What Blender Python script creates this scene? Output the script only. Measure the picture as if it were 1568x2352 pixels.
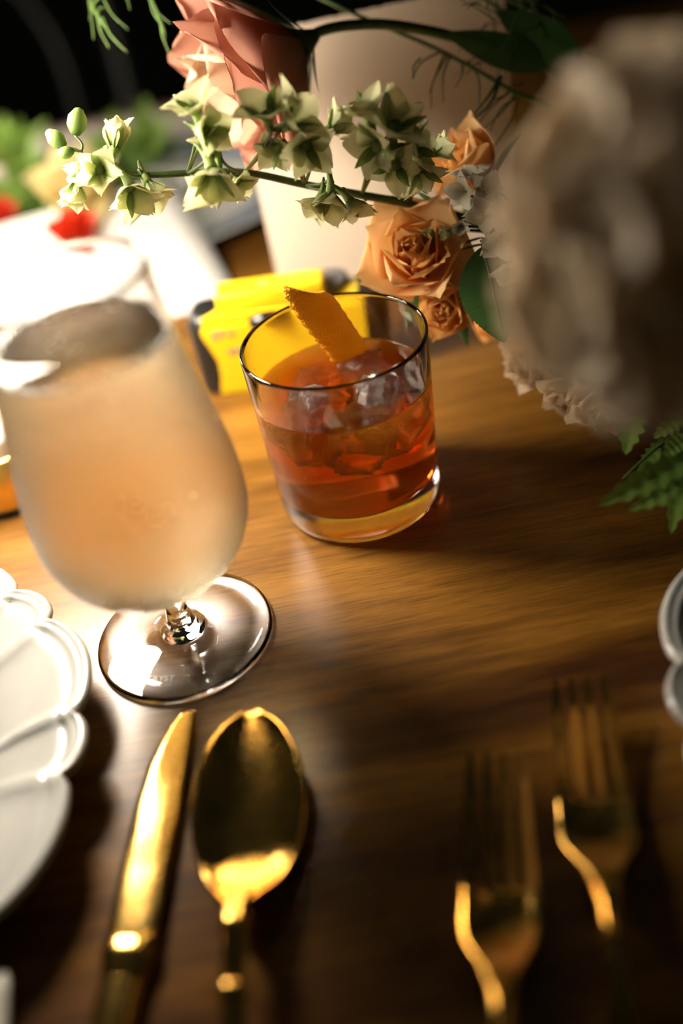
import bpy, bmesh, math, random
from mathutils import Vector, Matrix, noise

for o in list(bpy.data.objects):
    bpy.data.objects.remove(o, do_unlink=True)
S = bpy.context.scene
COL = S.collection
rnd = random.Random(7)
PI = math.pi

# ------------------------------------------------------------------ camera
FPX = 2287.0                      # focal length in pixels of the 1568x2352 frame (35 mm lens)
PITCH, ROLL = math.radians(38.21), math.radians(-11.37)
CAM = Vector((-.0115, -.3983, .3054))
FW = Vector((0, math.cos(PITCH), -math.sin(PITCH)))
_r0 = Vector((1, 0, 0)); _u0 = _r0.cross(FW)
RT = _r0 * math.cos(ROLL) + _u0 * math.sin(ROLL)
UP = -_r0 * math.sin(ROLL) + _u0 * math.cos(ROLL)
cd = bpy.data.cameras.new('camera'); cam = bpy.data.objects.new('camera', cd); COL.objects.link(cam)
cd.sensor_fit = 'VERTICAL'; cd.sensor_height = 36; cd.sensor_width = 24
cd.lens = FPX / 2352 * 36
cd.clip_start = .01
m = Matrix.Identity(4)
for i, v in enumerate((RT, UP, -FW)):
    for j in range(3): m[j][i] = v[j]
m.translation = CAM
cam.matrix_world = m
cd.dof.use_dof = True; cd.dof.focus_distance = .447; cd.dof.aperture_fstop = 2.0
S.camera = cam

# ------------------------------------------------------------------ world and exposure
w = bpy.data.worlds.new('dim_room'); S.world = w; w.use_nodes = True
bg = w.node_tree.nodes['Background']; bg.inputs[0].default_value = (.62, .72, .55, 1); bg.inputs[1].default_value = .012
S.view_settings.view_transform = 'Standard'; S.view_settings.look = 'None'
S.cycles.max_bounces = 9; S.cycles.diffuse_bounces = 3; S.cycles.glossy_bounces = 4; S.cycles.transmission_bounces = 9
S.cycles.sample_clamp_indirect = 60          # keep the light that the glasses focus
S.view_settings.exposure = 0; S.view_settings.gamma = 1; S.view_settings.use_curve_mapping = False
LAMP_STRENGTH = 98.0          # underside of the lamp shade
SHADE_STRENGTH = 90.0         # glowing side of the shade
LAMP_COLOR = (1.0, .885, .72, 1)

# ------------------------------------------------------------------ helpers
def ray(x, y): return FW + RT * ((x - 784) / FPX) - UP * ((y - 1176) / FPX)
def at(x, y, d): return CAM + ray(x, y) * d
def on(x, y, z=0.):
    d = ray(x, y); return CAM + d * ((z - CAM.z) / d.z)
def ony(x, y, yy):
    d = ray(x, y); return CAM + d * ((yy - CAM.y) / d.y)
def pdir(dx, dy, dz=0.):            # a picture direction (right, down, away) as a world direction
    return (RT * dx - UP * dy + FW * dz).normalized()
def frame(org, z, xref=None, twist=0):
    z = Vector(z).normalized(); xr = Vector(xref) if xref is not None else (Vector((1, 0, 0)) if abs(z.x) < .9 else Vector((0, 1, 0)))
    x = (xr - z * xr.dot(z)).normalized(); y = z.cross(x)
    M = Matrix(((x.x, y.x, z.x, org[0]), (x.y, y.y, z.y, org[1]), (x.z, y.z, z.z, org[2]), (0, 0, 0, 1)))
    return M @ Matrix.Rotation(twist, 4, 'Z')
def mesh(name, vs, fs, smooth=True):
    me = bpy.data.meshes.new(name); me.from_pydata([tuple(v) for v in vs], [], fs)
    bm = bmesh.new(); bm.from_mesh(me); bmesh.ops.recalc_face_normals(bm, faces=bm.faces); bm.to_mesh(me); bm.free()
    if smooth:
        for p in me.polygons: p.use_smooth = True
    me.update(); return me
def obj(name, me, mat=None, parent=None, M=None):
    o = bpy.data.objects.new(name, me); COL.objects.link(o)
    if mat and me and not me.materials: me.materials.append(mat)
    if parent: o.parent = parent
    if M is not None: o.matrix_local = M
    return o
def tag(o, label, cat, group=None, kind=None):
    o['label'] = label; o['category'] = cat
    if group: o['group'] = group
    if kind: o['kind'] = kind
    return o
def thing(name, label, cat, loc=(0, 0, 0), rz=0, group=None, M=None):
    o = bpy.data.objects.new(name, None); COL.objects.link(o); o.empty_display_size = .01
    if M is not None: o.matrix_world = M
    else: o.location = loc; o.rotation_euler = (0, 0, rz)
    return tag(o, label, cat, group)
def struct(o): o['kind'] = 'structure'; return o
def lathe(prof, seg=64, close=False):
    vs, fs, rings = [], [], []
    for r, z in prof:
        if r < 1e-6: rings.append([len(vs)]); vs.append((0, 0, z))
        else:
            rings.append(list(range(len(vs), len(vs) + seg)))
            vs += [(r * math.cos(2 * PI * k / seg), r * math.sin(2 * PI * k / seg), z) for k in range(seg)]
    pairs = list(zip(rings, rings[1:])) + ([(rings[-1], rings[0])] if close else [])
    for a, b in pairs:
        for k in range(seg):
            k2 = (k + 1) % seg
            if len(a) == 1 and len(b) == 1: continue
            if len(a) == 1: fs.append((a[0], b[k2], b[k]))
            elif len(b) == 1: fs.append((a[k], a[k2], b[0]))
            else: fs.append((a[k], a[k2], b[k2], b[k]))
    return vs, fs
def smoothpath(pts, n=6):
    pts = [Vector(p) for p in pts]; out = []
    for i in range(len(pts) - 1):
        p0 = pts[max(i - 1, 0)]; p1 = pts[i]; p2 = pts[i + 1]; p3 = pts[min(i + 2, len(pts) - 1)]
        for k in range(n):
            t = k / n
            out.append(.5 * ((2 * p1) + (p2 - p0) * t + (2 * p0 - 5 * p1 + 4 * p2 - p3) * t * t + (3 * p1 - p0 - 3 * p2 + p3) * t ** 3))
    out.append(pts[-1]); return out
def tube(pts, r0, r1=None, seg=8, rf=None):
    pts = [Vector(p) for p in pts]; n = len(pts); r1 = r0 if r1 is None else r1
    vs, fs = [], []; xr = None
    for i, p in enumerate(pts):
        t = (pts[min(i + 1, n - 1)] - pts[max(i - 1, 0)]).normalized()
        if xr is None: xr = t.orthogonal().normalized()
        xr = (xr - t * xr.dot(t)).normalized(); y = t.cross(xr)
        r = rf(i / (n - 1)) if rf else r0 + (r1 - r0) * i / (n - 1)
        vs += [p + xr * (r * math.cos(2 * PI * k / seg)) + y * (r * math.sin(2 * PI * k / seg)) for k in range(seg)]
    for i in range(n - 1):
        for k in range(seg):
            k2 = (k + 1) % seg; fs.append((i * seg + k, i * seg + k2, (i + 1) * seg + k2, (i + 1) * seg + k))
    fs.append(tuple(range(seg))[::-1]); fs.append(tuple((n - 1) * seg + k for k in range(seg)))
    return vs, fs
def join(*parts):
    vs, fs = [], []
    for v, f in parts:
        o = len(vs); vs += list(v); fs += [tuple(i + o for i in q) for q in f]
    return vs, fs
def grid(nu, nv, fn):
    vs = [fn(i / (nu - 1), j / (nv - 1)) for j in range(nv) for i in range(nu)]
    fs = [(j * nu + i, j * nu + i + 1, (j + 1) * nu + i + 1, (j + 1) * nu + i) for j in range(nv - 1) for i in range(nu - 1)]
    return vs, fs
def sheet(nu, nv, fn, th):
    """closed thin solid: fn(u,v) -> (point, normal); th(u,v) thickness"""
    top, bot = [], []
    for j in range(nv):
        for i in range(nu):
            p, n = fn(i / (nu - 1), j / (nv - 1)); t = th(i / (nu - 1), j / (nv - 1)); n = Vector(n).normalized()
            top.append(Vector(p) + n * t * .5); bot.append(Vector(p) - n * t * .5)
    N = nu * nv; fs = []
    for j in range(nv - 1):
        for i in range(nu - 1):
            a = (j * nu + i, j * nu + i + 1, (j + 1) * nu + i + 1, (j + 1) * nu + i)
            fs.append(a); fs.append(tuple(k + N for k in a[::-1]))
    edge = [i for i in range(nu)] + [j * nu + nu - 1 for j in range(1, nv)] + [(nv - 1) * nu + i for i in range(nu - 2, -1, -1)] + [j * nu for j in range(nv - 2, 0, -1)]
    for a, b in zip(edge, edge[1:] + edge[:1]): fs.append((b, a, a + N, b + N))
    return top + bot, fs
def box(x0, x1, y0, y1, z0, z1):
    vs = [(x, y, z) for z in (z0, z1) for y in (y0, y1) for x in (x0, x1)]
    return vs, [(0, 2, 3, 1), (4, 5, 7, 6), (0, 1, 5, 4), (2, 6, 7, 3), (0, 4, 6, 2), (1, 3, 7, 5)]
def bevelled(name, vf, b=.001, seg=2, smooth=True):
    me = bpy.data.meshes.new(name); me.from_pydata([tuple(v) for v in vf[0]], [], vf[1])
    bm = bmesh.new(); bm.from_mesh(me); bmesh.ops.recalc_face_normals(bm, faces=bm.faces)
    bmesh.ops.bevel(bm, geom=list(bm.edges), offset=b, segments=seg, affect='EDGES', profile=.5)
    bm.to_mesh(me); bm.free()
    for p in me.polygons: p.use_smooth = smooth
    return me
def prism(poly, z0, z1):
    n = len(poly); vs = [(x, y, z0) for x, y in poly] + [(x, y, z1) for x, y in poly]
    fs = [tuple(range(n))[::-1], tuple(range(n, 2 * n))] + [(k, (k + 1) % n, n + (k + 1) % n, n + k) for k in range(n)]
    return vs, fs
def smo(t): t = max(0., min(1., t)); return t * t * (3 - 2 * t)
def lerp(tab, x):
    if x <= tab[0][0]: return tab[0][1]
    for (a, p), (b, q) in zip(tab, tab[1:]):
        if x <= b: return p + (q - p) * (x - a) / (b - a)
    return tab[-1][1]

# ------------------------------------------------------------------ materials
class NT:
    def __init__(s, name):
        s.m = bpy.data.materials.new(name); s.m.use_nodes = True; s.t = s.m.node_tree; s.t.nodes.clear()
        s.out = s.n('ShaderNodeOutputMaterial')
    def n(s, ty, ins=None, **kw):
        nd = s.t.nodes.new(ty)
        for k, v in kw.items(): setattr(nd, k, v)
        for k, v in (ins or {}).items(): s.set(nd.inputs[k], v)
        return nd
    def set(s, i, v):
        if isinstance(v, bpy.types.NodeSocket): s.t.links.new(v, i)
        elif isinstance(v, bpy.types.Node): s.t.links.new(v.outputs[0], i)
        else: i.default_value = v
    def coord(s, which='Object', scale=(1, 1, 1), rot=(0, 0, 0)):
        c = s.n('ShaderNodeTexCoord'); mp = s.n('ShaderNodeMapping', {'Vector': c.outputs[which], 'Scale': scale, 'Rotation': rot}); return mp.outputs[0]
    def noise(s, vec, scale, detail=4, rough=.55, dist=0): return s.n('ShaderNodeTexNoise', {'Vector': vec, 'Scale': scale, 'Detail': detail, 'Roughness': rough, 'Distortion': dist})
    def ramp(s, fac, stops, interp='LINEAR'):
        r = s.n('ShaderNodeValToRGB', {'Fac': fac}); cr = r.color_ramp; cr.interpolation = interp
        while len(cr.elements) < len(stops): cr.elements.new(.5)
        for e, (p, c) in zip(cr.elements, stops): e.position = p; e.color = c if len(c) == 4 else (*c, 1)
        return r.outputs[0]
    def bump(s, h, strength=.3, dist=.001): return s.n('ShaderNodeBump', {'Height': h, 'Strength': strength, 'Distance': dist}).outputs[0]
    def bsdf(s, **kw):
        nd = s.n('ShaderNodeBsdfPrincipled')
        for k, v in kw.items(): s.set(nd.inputs[k.replace('_', ' ')], v)
        return nd
    def fin(s, sh, vol=None):
        s.t.links.new(sh.outputs[0] if isinstance(sh, bpy.types.Node) else sh, s.out.inputs['Surface'])
        if vol: s.t.links.new(vol.outputs[0], s.out.inputs['Volume'])
        return s.m
def c4(c): return (*c, 1)
def var(c, f): return tuple(max(0, min(1, x * f)) for x in c)

def m_plain(name, col, rough=.5, metal=0., spec=.5, nscale=60, namt=.12, bump=.0, coat=0.):
    t = NT(name); v = t.coord(); nz = t.noise(v, nscale)
    cc = t.ramp(nz.outputs[0], [(.3, var(col, 1 - namt)), (.7, var(col, 1 + namt))])
    kw = dict(Base_Color=cc, Roughness=rough, Metallic=metal, Specular_IOR_Level=spec, Coat_Weight=coat)
    if bump: kw['Normal'] = t.bump(nz.outputs[0], bump, .0006)
    return t.fin(t.bsdf(**kw))
def m_petal(name, base, tip, trans=.4, edge=.75, rough=.55):
    """petal/leaf: colour runs from the base (local z=0) to the tip, with fine veins; light passes through"""
    t = NT(name)
    c = t.n('ShaderNodeTexCoord'); sp = t.n('ShaderNodeSeparateXYZ', {'Vector': c.outputs['Generated']})
    v = t.coord('Object', (1, 1, .12)); vein = t.noise(v, 900, 3); blot = t.noise(t.coord(), 140, 3)
    mix = t.n('ShaderNodeMath', {0: sp.outputs[2], 1: t.n('ShaderNodeMath', {0: blot.outputs[0], 1: .35}, operation='MULTIPLY').outputs[0]}, operation='ADD')
    col = t.ramp(mix.outputs[0], [(.18, base), (edge + .15, tip)])
    b = t.bsdf(Base_Color=col, Roughness=rough, Specular_IOR_Level=.3, Normal=t.bump(vein.outputs[0], .25, .0003))
    tr = t.n('ShaderNodeBsdfTranslucent', {'Color': col})
    return t.fin(t.n('ShaderNodeMixShader', {0: trans, 1: b.outputs[0], 2: tr.outputs[0]}))

def m_wood():
    t = NT('walnut_table_wood')
    fine = t.noise(t.coord('Object', (2.2, 26, 26), (0, 0, .06)), 9, 8, .65, .3)
    bands = t.noise(t.coord('Object', (1.2, 13, 13), (0, 0, .06)), 2.2, 4, .5, .6)
    pores = t.noise(t.coord('Object', (14, 420, 420), (0, 0, .06)), 3.2, 3, .6)
    mixv = t.n('ShaderNodeMath', {0: bands.outputs[0], 1: t.n('ShaderNodeMath', {0: fine.outputs[0], 1: .55}, operation='MULTIPLY').outputs[0]}, operation='ADD')
    col = t.ramp(mixv.outputs[0], [(.50, (.055, .019, .004)), (.68, (.135, .052, .007)), (.82, (.23, .098, .012)), (1., (.34, .155, .022))])
    pr = t.ramp(pores.outputs[0], [(.34, (.45, .45, .45)), (.52, (1, 1, 1))])
    mx = t.n('ShaderNodeMix', data_type='RGBA', blend_type='MULTIPLY'); mx.inputs[0].default_value = .8
    t.set(mx.inputs[6], col); t.set(mx.inputs[7], pr)
    sm = t.noise(t.coord(), 14, 4)
    ro = t.ramp(sm.outputs[0], [(.3, (.27,) * 3), (.7, (.38,) * 3)])
    return t.fin(t.bsdf(Base_Color=mx.outputs[2], Roughness=ro, Specular_IOR_Level=.45, Normal=t.bump(pores.outputs[0], .07, .0003)))
def m_glass(name, rough=0., col=(1, 1, 1), ior=1.5, bump=0., bscale=300):
    t = NT(name); kw = dict(Color=c4(col), Roughness=rough, IOR=ior)
    g = t.n('ShaderNodeBsdfGlass', kw)
    if bump:
        nz = t.noise(t.coord(), bscale, 4); t.set(g.inputs['Normal'], t.bump(nz.outputs[0], bump, .0006))
    return t.fin(g)
def m_frost():
    """wine bowl glass: misted with condensation up to the wine line, clear above"""
    t = NT('misted_glass'); c = t.n('ShaderNodeTexCoord'); sp = t.n('ShaderNodeSeparateXYZ', {'Vector': c.outputs['Object']})
    v = t.coord(); big = t.noise(v, 34, 6, .6); fin = t.noise(v, 900, 3); drops = t.n('ShaderNodeTexVoronoi', {'Vector': v, 'Scale': 420.})
    h = t.n('ShaderNodeMath', {0: sp.outputs[2], 1: t.n('ShaderNodeMath', {0: big.outputs[0], 1: .006}, operation='MULTIPLY').outputs[0]}, operation='ADD')
    mist = t.n('ShaderNodeMapRange', {'Value': h.outputs[0], 'From Min': .152, 'From Max': .157, 'To Min': 1., 'To Max': 0.})
    ro = t.n('ShaderNodeMath', {0: mist.outputs[0], 1: t.ramp(big.outputs[0], [(.3, (.20,) * 3), (.7, (.29,) * 3)])}, operation='MULTIPLY')
    hb = t.n('ShaderNodeMath', {0: fin.outputs[0], 1: drops.outputs['Distance']}, operation='ADD')
    bs = t.n('ShaderNodeMath', {0: mist.outputs[0], 1: .35}, operation='MULTIPLY')
    nb = t.n('ShaderNodeBump', {'Height': hb.outputs[0], 'Strength': bs.outputs[0], 'Distance': .0006})
    g = t.n('ShaderNodeBsdfGlass', {'Color': (1, 1, 1, 1), 'Roughness': ro.outputs[0], 'IOR': 1.5, 'Normal': nb.outputs[0]})
    tl = t.n('ShaderNodeBsdfTranslucent', {'Color': (.95, .93, .88, 1)})
    df = t.n('ShaderNodeBsdfDiffuse', {'Color': (.95, .93, .88, 1)})
    fog = t.n('ShaderNodeMixShader', {0: .5, 1: tl.outputs[0], 2: df.outputs[0]})
    fa = t.n('ShaderNodeMath', {0: mist.outputs[0], 1: t.ramp(big.outputs[0], [(.30, (.015,) * 3), (.72, (.07,) * 3)])}, operation='MULTIPLY')
    return t.fin(t.n('ShaderNodeMixShader', {0: fa.outputs[0], 1: g.outputs[0], 2: fog.outputs[0]}))
def m_liquid(name, tint, density, ior=1.35, cloud=0., ccol=(1, 1, 1)):
    t = NT(name); g = t.n('ShaderNodeBsdfGlass', {'Color': (1, 1, 1, 1), 'Roughness': 0., 'IOR': ior})
    if cloud:
        g = t.n('ShaderNodeMixShader', {0: cloud, 1: g.outputs[0], 2: t.n('ShaderNodeBsdfTranslucent', {'Color': c4(ccol)}).outputs[0]})
    return t.fin(g, t.n('ShaderNodeVolumeAbsorption', {'Color': c4(tint), 'Density': density}))
def m_ice():
    t = NT('ice'); v = t.coord(); a = t.noise(v, 160, 5, .6); b = t.noise(v, 520, 3); cr = t.n('ShaderNodeTexVoronoi', {'Vector': v, 'Scale': 130.}, feature='DISTANCE_TO_EDGE')
    hb = t.n('ShaderNodeMath', {0: a.outputs[0], 1: b.outputs[0]}, operation='ADD')
    nb = t.bump(hb.outputs[0], .5, .0012)
    g = t.n('ShaderNodeBsdfGlass', {'Color': (1, 1, 1, 1), 'Roughness': .03, 'IOR': 1.25, 'Normal': nb})
    tl = t.n('ShaderNodeBsdfTranslucent', {'Color': (1, .98, .94, 1), 'Normal': nb}); df = t.n('ShaderNodeBsdfDiffuse', {'Color': (1, .98, .94, 1), 'Normal': nb})
    fog = t.n('ShaderNodeMixShader', {0: .5, 1: tl.outputs[0], 2: df.outputs[0]})
    fa = t.ramp(a.outputs[0], [(.40, (.05,) * 3), (.74, (.38,) * 3)])
    return t.fin(t.n('ShaderNodeMixShader', {0: fa, 1: g.outputs[0], 2: fog.outputs[0]}))
def m_gold():
    t = NT('brushed_gold'); v = t.coord('Object', (90, 4, 4)); n = t.noise(v, 12, 4); sm = t.noise(t.coord(), 45, 4)
    return t.fin(t.bsdf(Base_Color=t.ramp(sm.outputs[0], [(.3, (.62, .36, .085)), (.7, (.80, .50, .14))]), Metallic=1., Roughness=t.ramp(sm.outputs[0], [(.3, (.13,) * 3), (.7, (.22,) * 3)]), Normal=t.bump(n.outputs[0], .05, .0002)))
def m_emit(name, col, s):
    t = NT(name); return t.fin(t.n('ShaderNodeEmission', {'Color': col, 'Strength': s}))
def m_zest():
    t = NT('orange_zest'); v = t.coord(); a = t.noise(v, 900, 2); vo = t.n('ShaderNodeTexVoronoi', {'Vector': v, 'Scale': 900.}); b = t.noise(v, 90, 3)
    col = t.ramp(b.outputs[0], [(.3, (.88, .36, .008)), (.65, (.97, .52, .012))])
    bs = t.bsdf(Base_Color=col, Roughness=.42, Normal=t.bump(vo.outputs['Distance'], .6, .0008))
    tl = t.n('ShaderNodeBsdfTranslucent', {'Color': (1, .6, .03, 1)})
    return t.fin(t.n('ShaderNodeMixShader', {0: .25, 1: bs.outputs[0], 2: tl.outputs[0]}))
def m_paper(name, col, trans=.15):
    t = NT(name); v = t.coord(); n = t.noise(v, 700, 5, .7)
    cc = t.ramp(n.outputs[0], [(.3, var(col, .95)), (.7, var(col, 1.03))])
    b = t.bsdf(Base_Color=cc, Roughness=.9, Specular_IOR_Level=.1, Normal=t.bump(n.outputs[0], .25, .0004))
    return t.fin(b)

WOOD = m_wood(); GLASS = m_glass('clear_glass'); GLASSD = m_glass('dewy_glass', .0, bump=.05, bscale=350)
FROST = m_frost(); WINE = m_liquid('pale_wine', (.96, .80, .38), 13, 1.34)
WHISKY = m_liquid('amber_cocktail', (1, .54, .0), 58, 1.36, .30, (1, .46, .02))
ICE = m_ice(); GOLD = m_gold(); ZEST = m_zest(); PITH = m_plain('pith', (.85, .74, .5), .7)
CARD = m_paper('menu_paper', (.80, .665, .53)); WHITEP = m_paper('white_paper', (.86, .85, .82))
PORC = m_plain('porcelain', (.42, .415, .39), .2, coat=.3, namt=.03)
YEL = m_plain('yellow_card', (.93, .62, .012), .38, namt=.04)
BLK = m_plain('black_plastic', (.012, .012, .011), .33, bump=.2, nscale=1500)
BLKG = m_plain('gloss_black', (.01, .01, .01), .12)
INKG = m_plain('grey_print', (.36, .27, .17), .6)
BRASS = m_plain('lamp_brass', (.86, .55, .12), .3, metal=.85)
FELT = m_plain('dark_felt', (.008, .009, .006), .9)
LINEN = m_plain('grey_linen', (.62, .60, .54), .9, bump=.4, nscale=900)
RUNNER = m_plain('beige_runner', (.36, .30, .26), .9, bump=.4, nscale=500)
G_STEM = m_plain('stem_green', (.050, .085, .018), .45, nscale=200, namt=.25)
G_DARK = m_petal('dark_leaf', (.035, .080, .020), (.060, .135, .032), .22, rough=.4)
G_FERN = m_petal('fern_leaf', (.10, .20, .035), (.20, .32, .06), .35, rough=.5)
G_THREAD = m_plain('thread_green', (.09, .16, .03), .5, nscale=200, namt=.25)
P_PEACH = m_petal('peach_petal', (.93, .37, .06), (.95, .55, .18), .42)
P_PEACH2 = m_petal('peach_outer_petal', (.92, .37, .06), (.96, .63, .29), .42)
P_PINK = m_petal('pink_petal', (.20, .12, .05), (.58, .28, .20), .36, .42)
P_PINKI = m_petal('pink_inner_petal', (.60, .40, .25), (.66, .48, .34), .36)
P_LARK = m_petal('larkspur_petal', (.20, .29, .05), (.74, .73, .42), .42, .68)
P_BUD = m_petal('larkspur_bud', (.08, .14, .03), (.30, .40, .12), .3)
P_STOCK = m_petal('white_ruffled_petal', (.45, .42, .26), (.72, .66, .56), .4)
P_HYD = m_petal('hydrangea_petal', (.52, .42, .24), (.80, .66, .48), .42)
P_BLUSH = m_petal('blush_petal', (.85, .52, .27), (.95, .80, .58), .42)
P_YEL = m_petal('cream_yellow_petal', (.75, .58, .16), (.86, .74, .36), .4)
P_RED = m_petal('red_petal', (.50, .015, .004), (.72, .04, .008), .35)
BLUE = m_plain('blue_glaze', (.05, .10, .24), .2, coat=.3)
ROOM = m_plain('dark_room_paint', (.02, .022, .018), .9)
FLOORM = m_plain('dark_floor', (.02, .016, .012), .7)
CHAIRM = m_plain('dark_chair_wood', (.018, .020, .014), .45)
VASEM = m_plain('stoneware', (.05, .045, .035), .6, bump=.2, nscale=200)

# ------------------------------------------------------------------ the room and the table
def slab(name, b, mat): return struct(obj(name, mesh(name, *box(*b), smooth=False), mat))
slab('floor', (-3, 3, -3, 4, -.80, -.75), FLOORM)
slab('wall_back', (-3, 3, 3.6, 3.7, -.75, 2.4), ROOM)

tb = thing('dining_table', 'long walnut dining table with a satin brown top', 'table', (0, 0, -.75))
obj('tabletop', bevelled('tabletop', box(-1.3, 1.3, -.48, .77, .71, .75), .004, 3), WOOD, tb)
for sx in (-1.2, 1.2):
    for sy in (-.40, .69):
        obj('leg', bevelled('leg', box(sx - .035, sx + .035, sy - .035, sy + .035, 0, .71), .004), WOOD, tb)

def chair(loc, rz):
    t = thing('bentwood_chair', 'dark bentwood chair in the unlit room behind the far table edge', 'chair', loc, rz)
    obj('seat', mesh('seat', *lathe([(0, .45), (.2, .45), (.21, .46), (.205, .475), (0, .48)], 32)), CHAIRM, t)
    arc = [(-.19, -.15, .46), (-.2, -.2, .7), (-.17, -.24, .86), (-.08, -.26, .96), (0, -.265, .985), (.08, -.26, .96), (.17, -.24, .86), (.2, -.2, .7), (.19, -.15, .46)]
    obj('back_frame', mesh('back_frame', *tube(smoothpath(arc), .014, seg=10)), CHAIRM, t)
    arc2 = [(-.10, -.17, .46), (-.11, -.21, .7), (-.05, -.24, .83), (0, -.245, .85), (.05, -.24, .83), (.11, -.21, .7), (.10, -.17, .46)]
    obj('back_loop', mesh('back_loop', *tube(smoothpath(arc2), .010, seg=8)), CHAIRM, t)
    for sx in (-1, 1):
        for sy in (-1, 1):
            obj('leg', mesh('leg', *tube([(sx * .14, sy * .14, .455), (sx * .18, sy * .19, 0)], .015, .011)), CHAIRM, t)
chair((-.42, 1.15, -.75), PI)

# ------------------------------------------------------------------ lamp that lights the scene
LX, LY = -.190, .074
E_DISC = m_emit('glowing_underside', LAMP_COLOR, LAMP_STRENGTH); E_SIDE = m_emit('glowing_shade', LAMP_COLOR, SHADE_STRENGTH)
def lamp(x, y, label):
    lp = thing('portable_lamp', label, 'lamp', (x, y, 0), group='portable table lamps')
    obj('foot', mesh('foot', *lathe([(0, 0), (.0335, 0), (.0335, .0035), (0, .0035)], 48)), FELT, lp)
    obj('base', mesh('base', *lathe([(0, .0036), (.033, .0036), (.034, .006), (.034, .033), (.033, .0345), (0, .0345)], 64)), BRASS, lp)
    obj('column', mesh('column', *lathe([(0, .0346), (.031, .0346), (.031, .046), (.016, .056), (.010, .075), (.009, .205), (0, .205)], 40)), m_plain('white_enamel', (.85, .83, .78), .3), lp)
    obj('light_disc', mesh('light_disc', *lathe([(.0095, .2035), (.052, .2035), (.052, .2042), (.0095, .2042)], 40, True)), E_DISC, lp)
    obj('shade', mesh('shade', *lathe([(.0535, .201), (.0550, .201), (.0500, .238), (.0485, .238)], 40, True)), E_SIDE, lp)
    obj('cap', mesh('cap', *lathe([(0, .2382), (.050, .2382), (.051, .240), (.050, .244), (.035, .250), (0, .252)], 48)), BRASS, lp)
lamp(LX, LY, 'small glowing portable lamp on a brass base beside the wine glass')
lamp(-.40, .53, 'glowing portable lamp on the far side of the table by the greenery')

# ------------------------------------------------------------------ wine glass
WX, WY = -.0899, -.076
wg = thing('wine_glass', 'stemmed wine glass misted with condensation, full of pale wine', 'glass', (WX, WY, 0))
outer = [(.0050, .0325), (.012, .0335), (.020, .0375), (.029, .0440), (.0362, .0515), (.0405, .060), (.0428, .069), (.0431, .078), (.0424, .090), (.0408, .102), (.0388, .114), (.0366, .126), (.0345, .139), (.0329, .150), (.0318, .162), (.0312, .174)]
outer = [(p.x, p.z) for p in smoothpath([(a, 0, b) for a, b in outer], 4)]
TH = .0013
inner = [(max(r - TH - (.0006 if z < .04 else 0), .0), z + (.0016 if z < .05 else .0016 * max(0, 1 - (z - .05) / .02))) for r, z in outer]
rimz = outer[-1][1]
prof = [(0, .0322)] + outer + [(outer[-1][0] - TH * .2, rimz + .0005), (outer[-1][0] - TH * .8, rimz + .0005)] + inner[::-1] + [(0, .0352)]
obj('bowl', mesh('bowl', *lathe(prof, 96)), FROST, wg)
obj('stem', mesh('stem', *lathe([(0, .0095), (.0062, .0095), (.0056, .013), (.0048, .018), (.0046, .024), (.0050, .029), (.0070, .0328), (0, .0328)], 48)), GLASS, wg)
ft = obj('foot', mesh('foot', *lathe([(0, .0004), (.030, .0004), (.0372, .0003), (.0390, .0010), (.0394, .0020), (.0390, .0029), (.0375, .0033), (.030, .0034), (.018, .0042), (.0110, .0056), (.0098, .0064), (.0096, .0072), (.0082, .0078), (.0072, .0090), (.0066, .0100), (0, .0100)], 96)), GLASS, wg)
fc = bpy.data.curves.new('etched_mark', 'FONT'); fc.body = 'CRYST'; fc.size = .0042; fc.align_x = 'CENTER'; fc.extrude = .00004
fo_ = bpy.data.objects.new('etched_mark', fc); COL.objects.link(fo_); bpy.context.view_layer.update()
me_ = bpy.data.meshes.new_from_object(fo_); bpy.data.objects.remove(fo_, do_unlink=True)
ep = on(366, 1564, .0036); me_.materials.clear()
obj('etched_mark', me_, m_plain('etched_glass', (.9, .88, .82), .6), wg, Matrix.Translation((ep.x - WX, ep.y - WY, .0036)) @ Matrix.Rotation(math.radians(-12), 4, 'Z'))
WL = .149
wl = [(max(r - .0010, 0), z + .0012 * (z < .05)) for r, z in outer if z < WL]
rl = wl[-1][0]
wine = obj('white_wine', mesh('white_wine', *lathe([(0, .0349)] + [(r, z + .0003) for r, z in wl] + [(rl, WL), (rl * .97, WL - .0006), (0, WL - .0007)], 96)), WINE)
wine.location = (WX, WY, 0); tag(wine, 'pale white wine filling the misted stemmed glass', 'drink')

# ------------------------------------------------------------------ rocks glass and cocktail
rg_prof = [(0, .0009), (.030, .0008), (.0345, .0003), (.0372, .0008), (.0388, .0026), (.0396, .0060), (.0401, .015), (.0410, .04), (.0421, .068), (.0428, .0885), (.0427, .0902), (.0420, .0910), (.0412, .0903), (.0410, .0885), (.0401, .066), (.0388, .04), (.0377, .020), (.0365, .0165), (.033, .0148), (.020, .0142), (0, .0142)]
rg = obj('rocks_glass', mesh('rocks_glass', *lathe(rg_prof, 128)), GLASSD)
tag(rg, 'short thick-based tumbler holding the amber cocktail', 'glass')
LQ = .0665
lqp = [(0, .0140), (.020, .0140), (.033, .0146), (.0367, .0164), (.0379, .020), (.0390, .04), (.0402, .0655), (.0402, LQ + .0006), (.0394, LQ), (0, LQ - .0002)]
lq = obj('amber_cocktail', mesh('amber_cocktail', *lathe(lqp, 128)), WHISKY); tag(lq, 'amber orange cocktail in the thick-based tumbler', 'drink')
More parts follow.
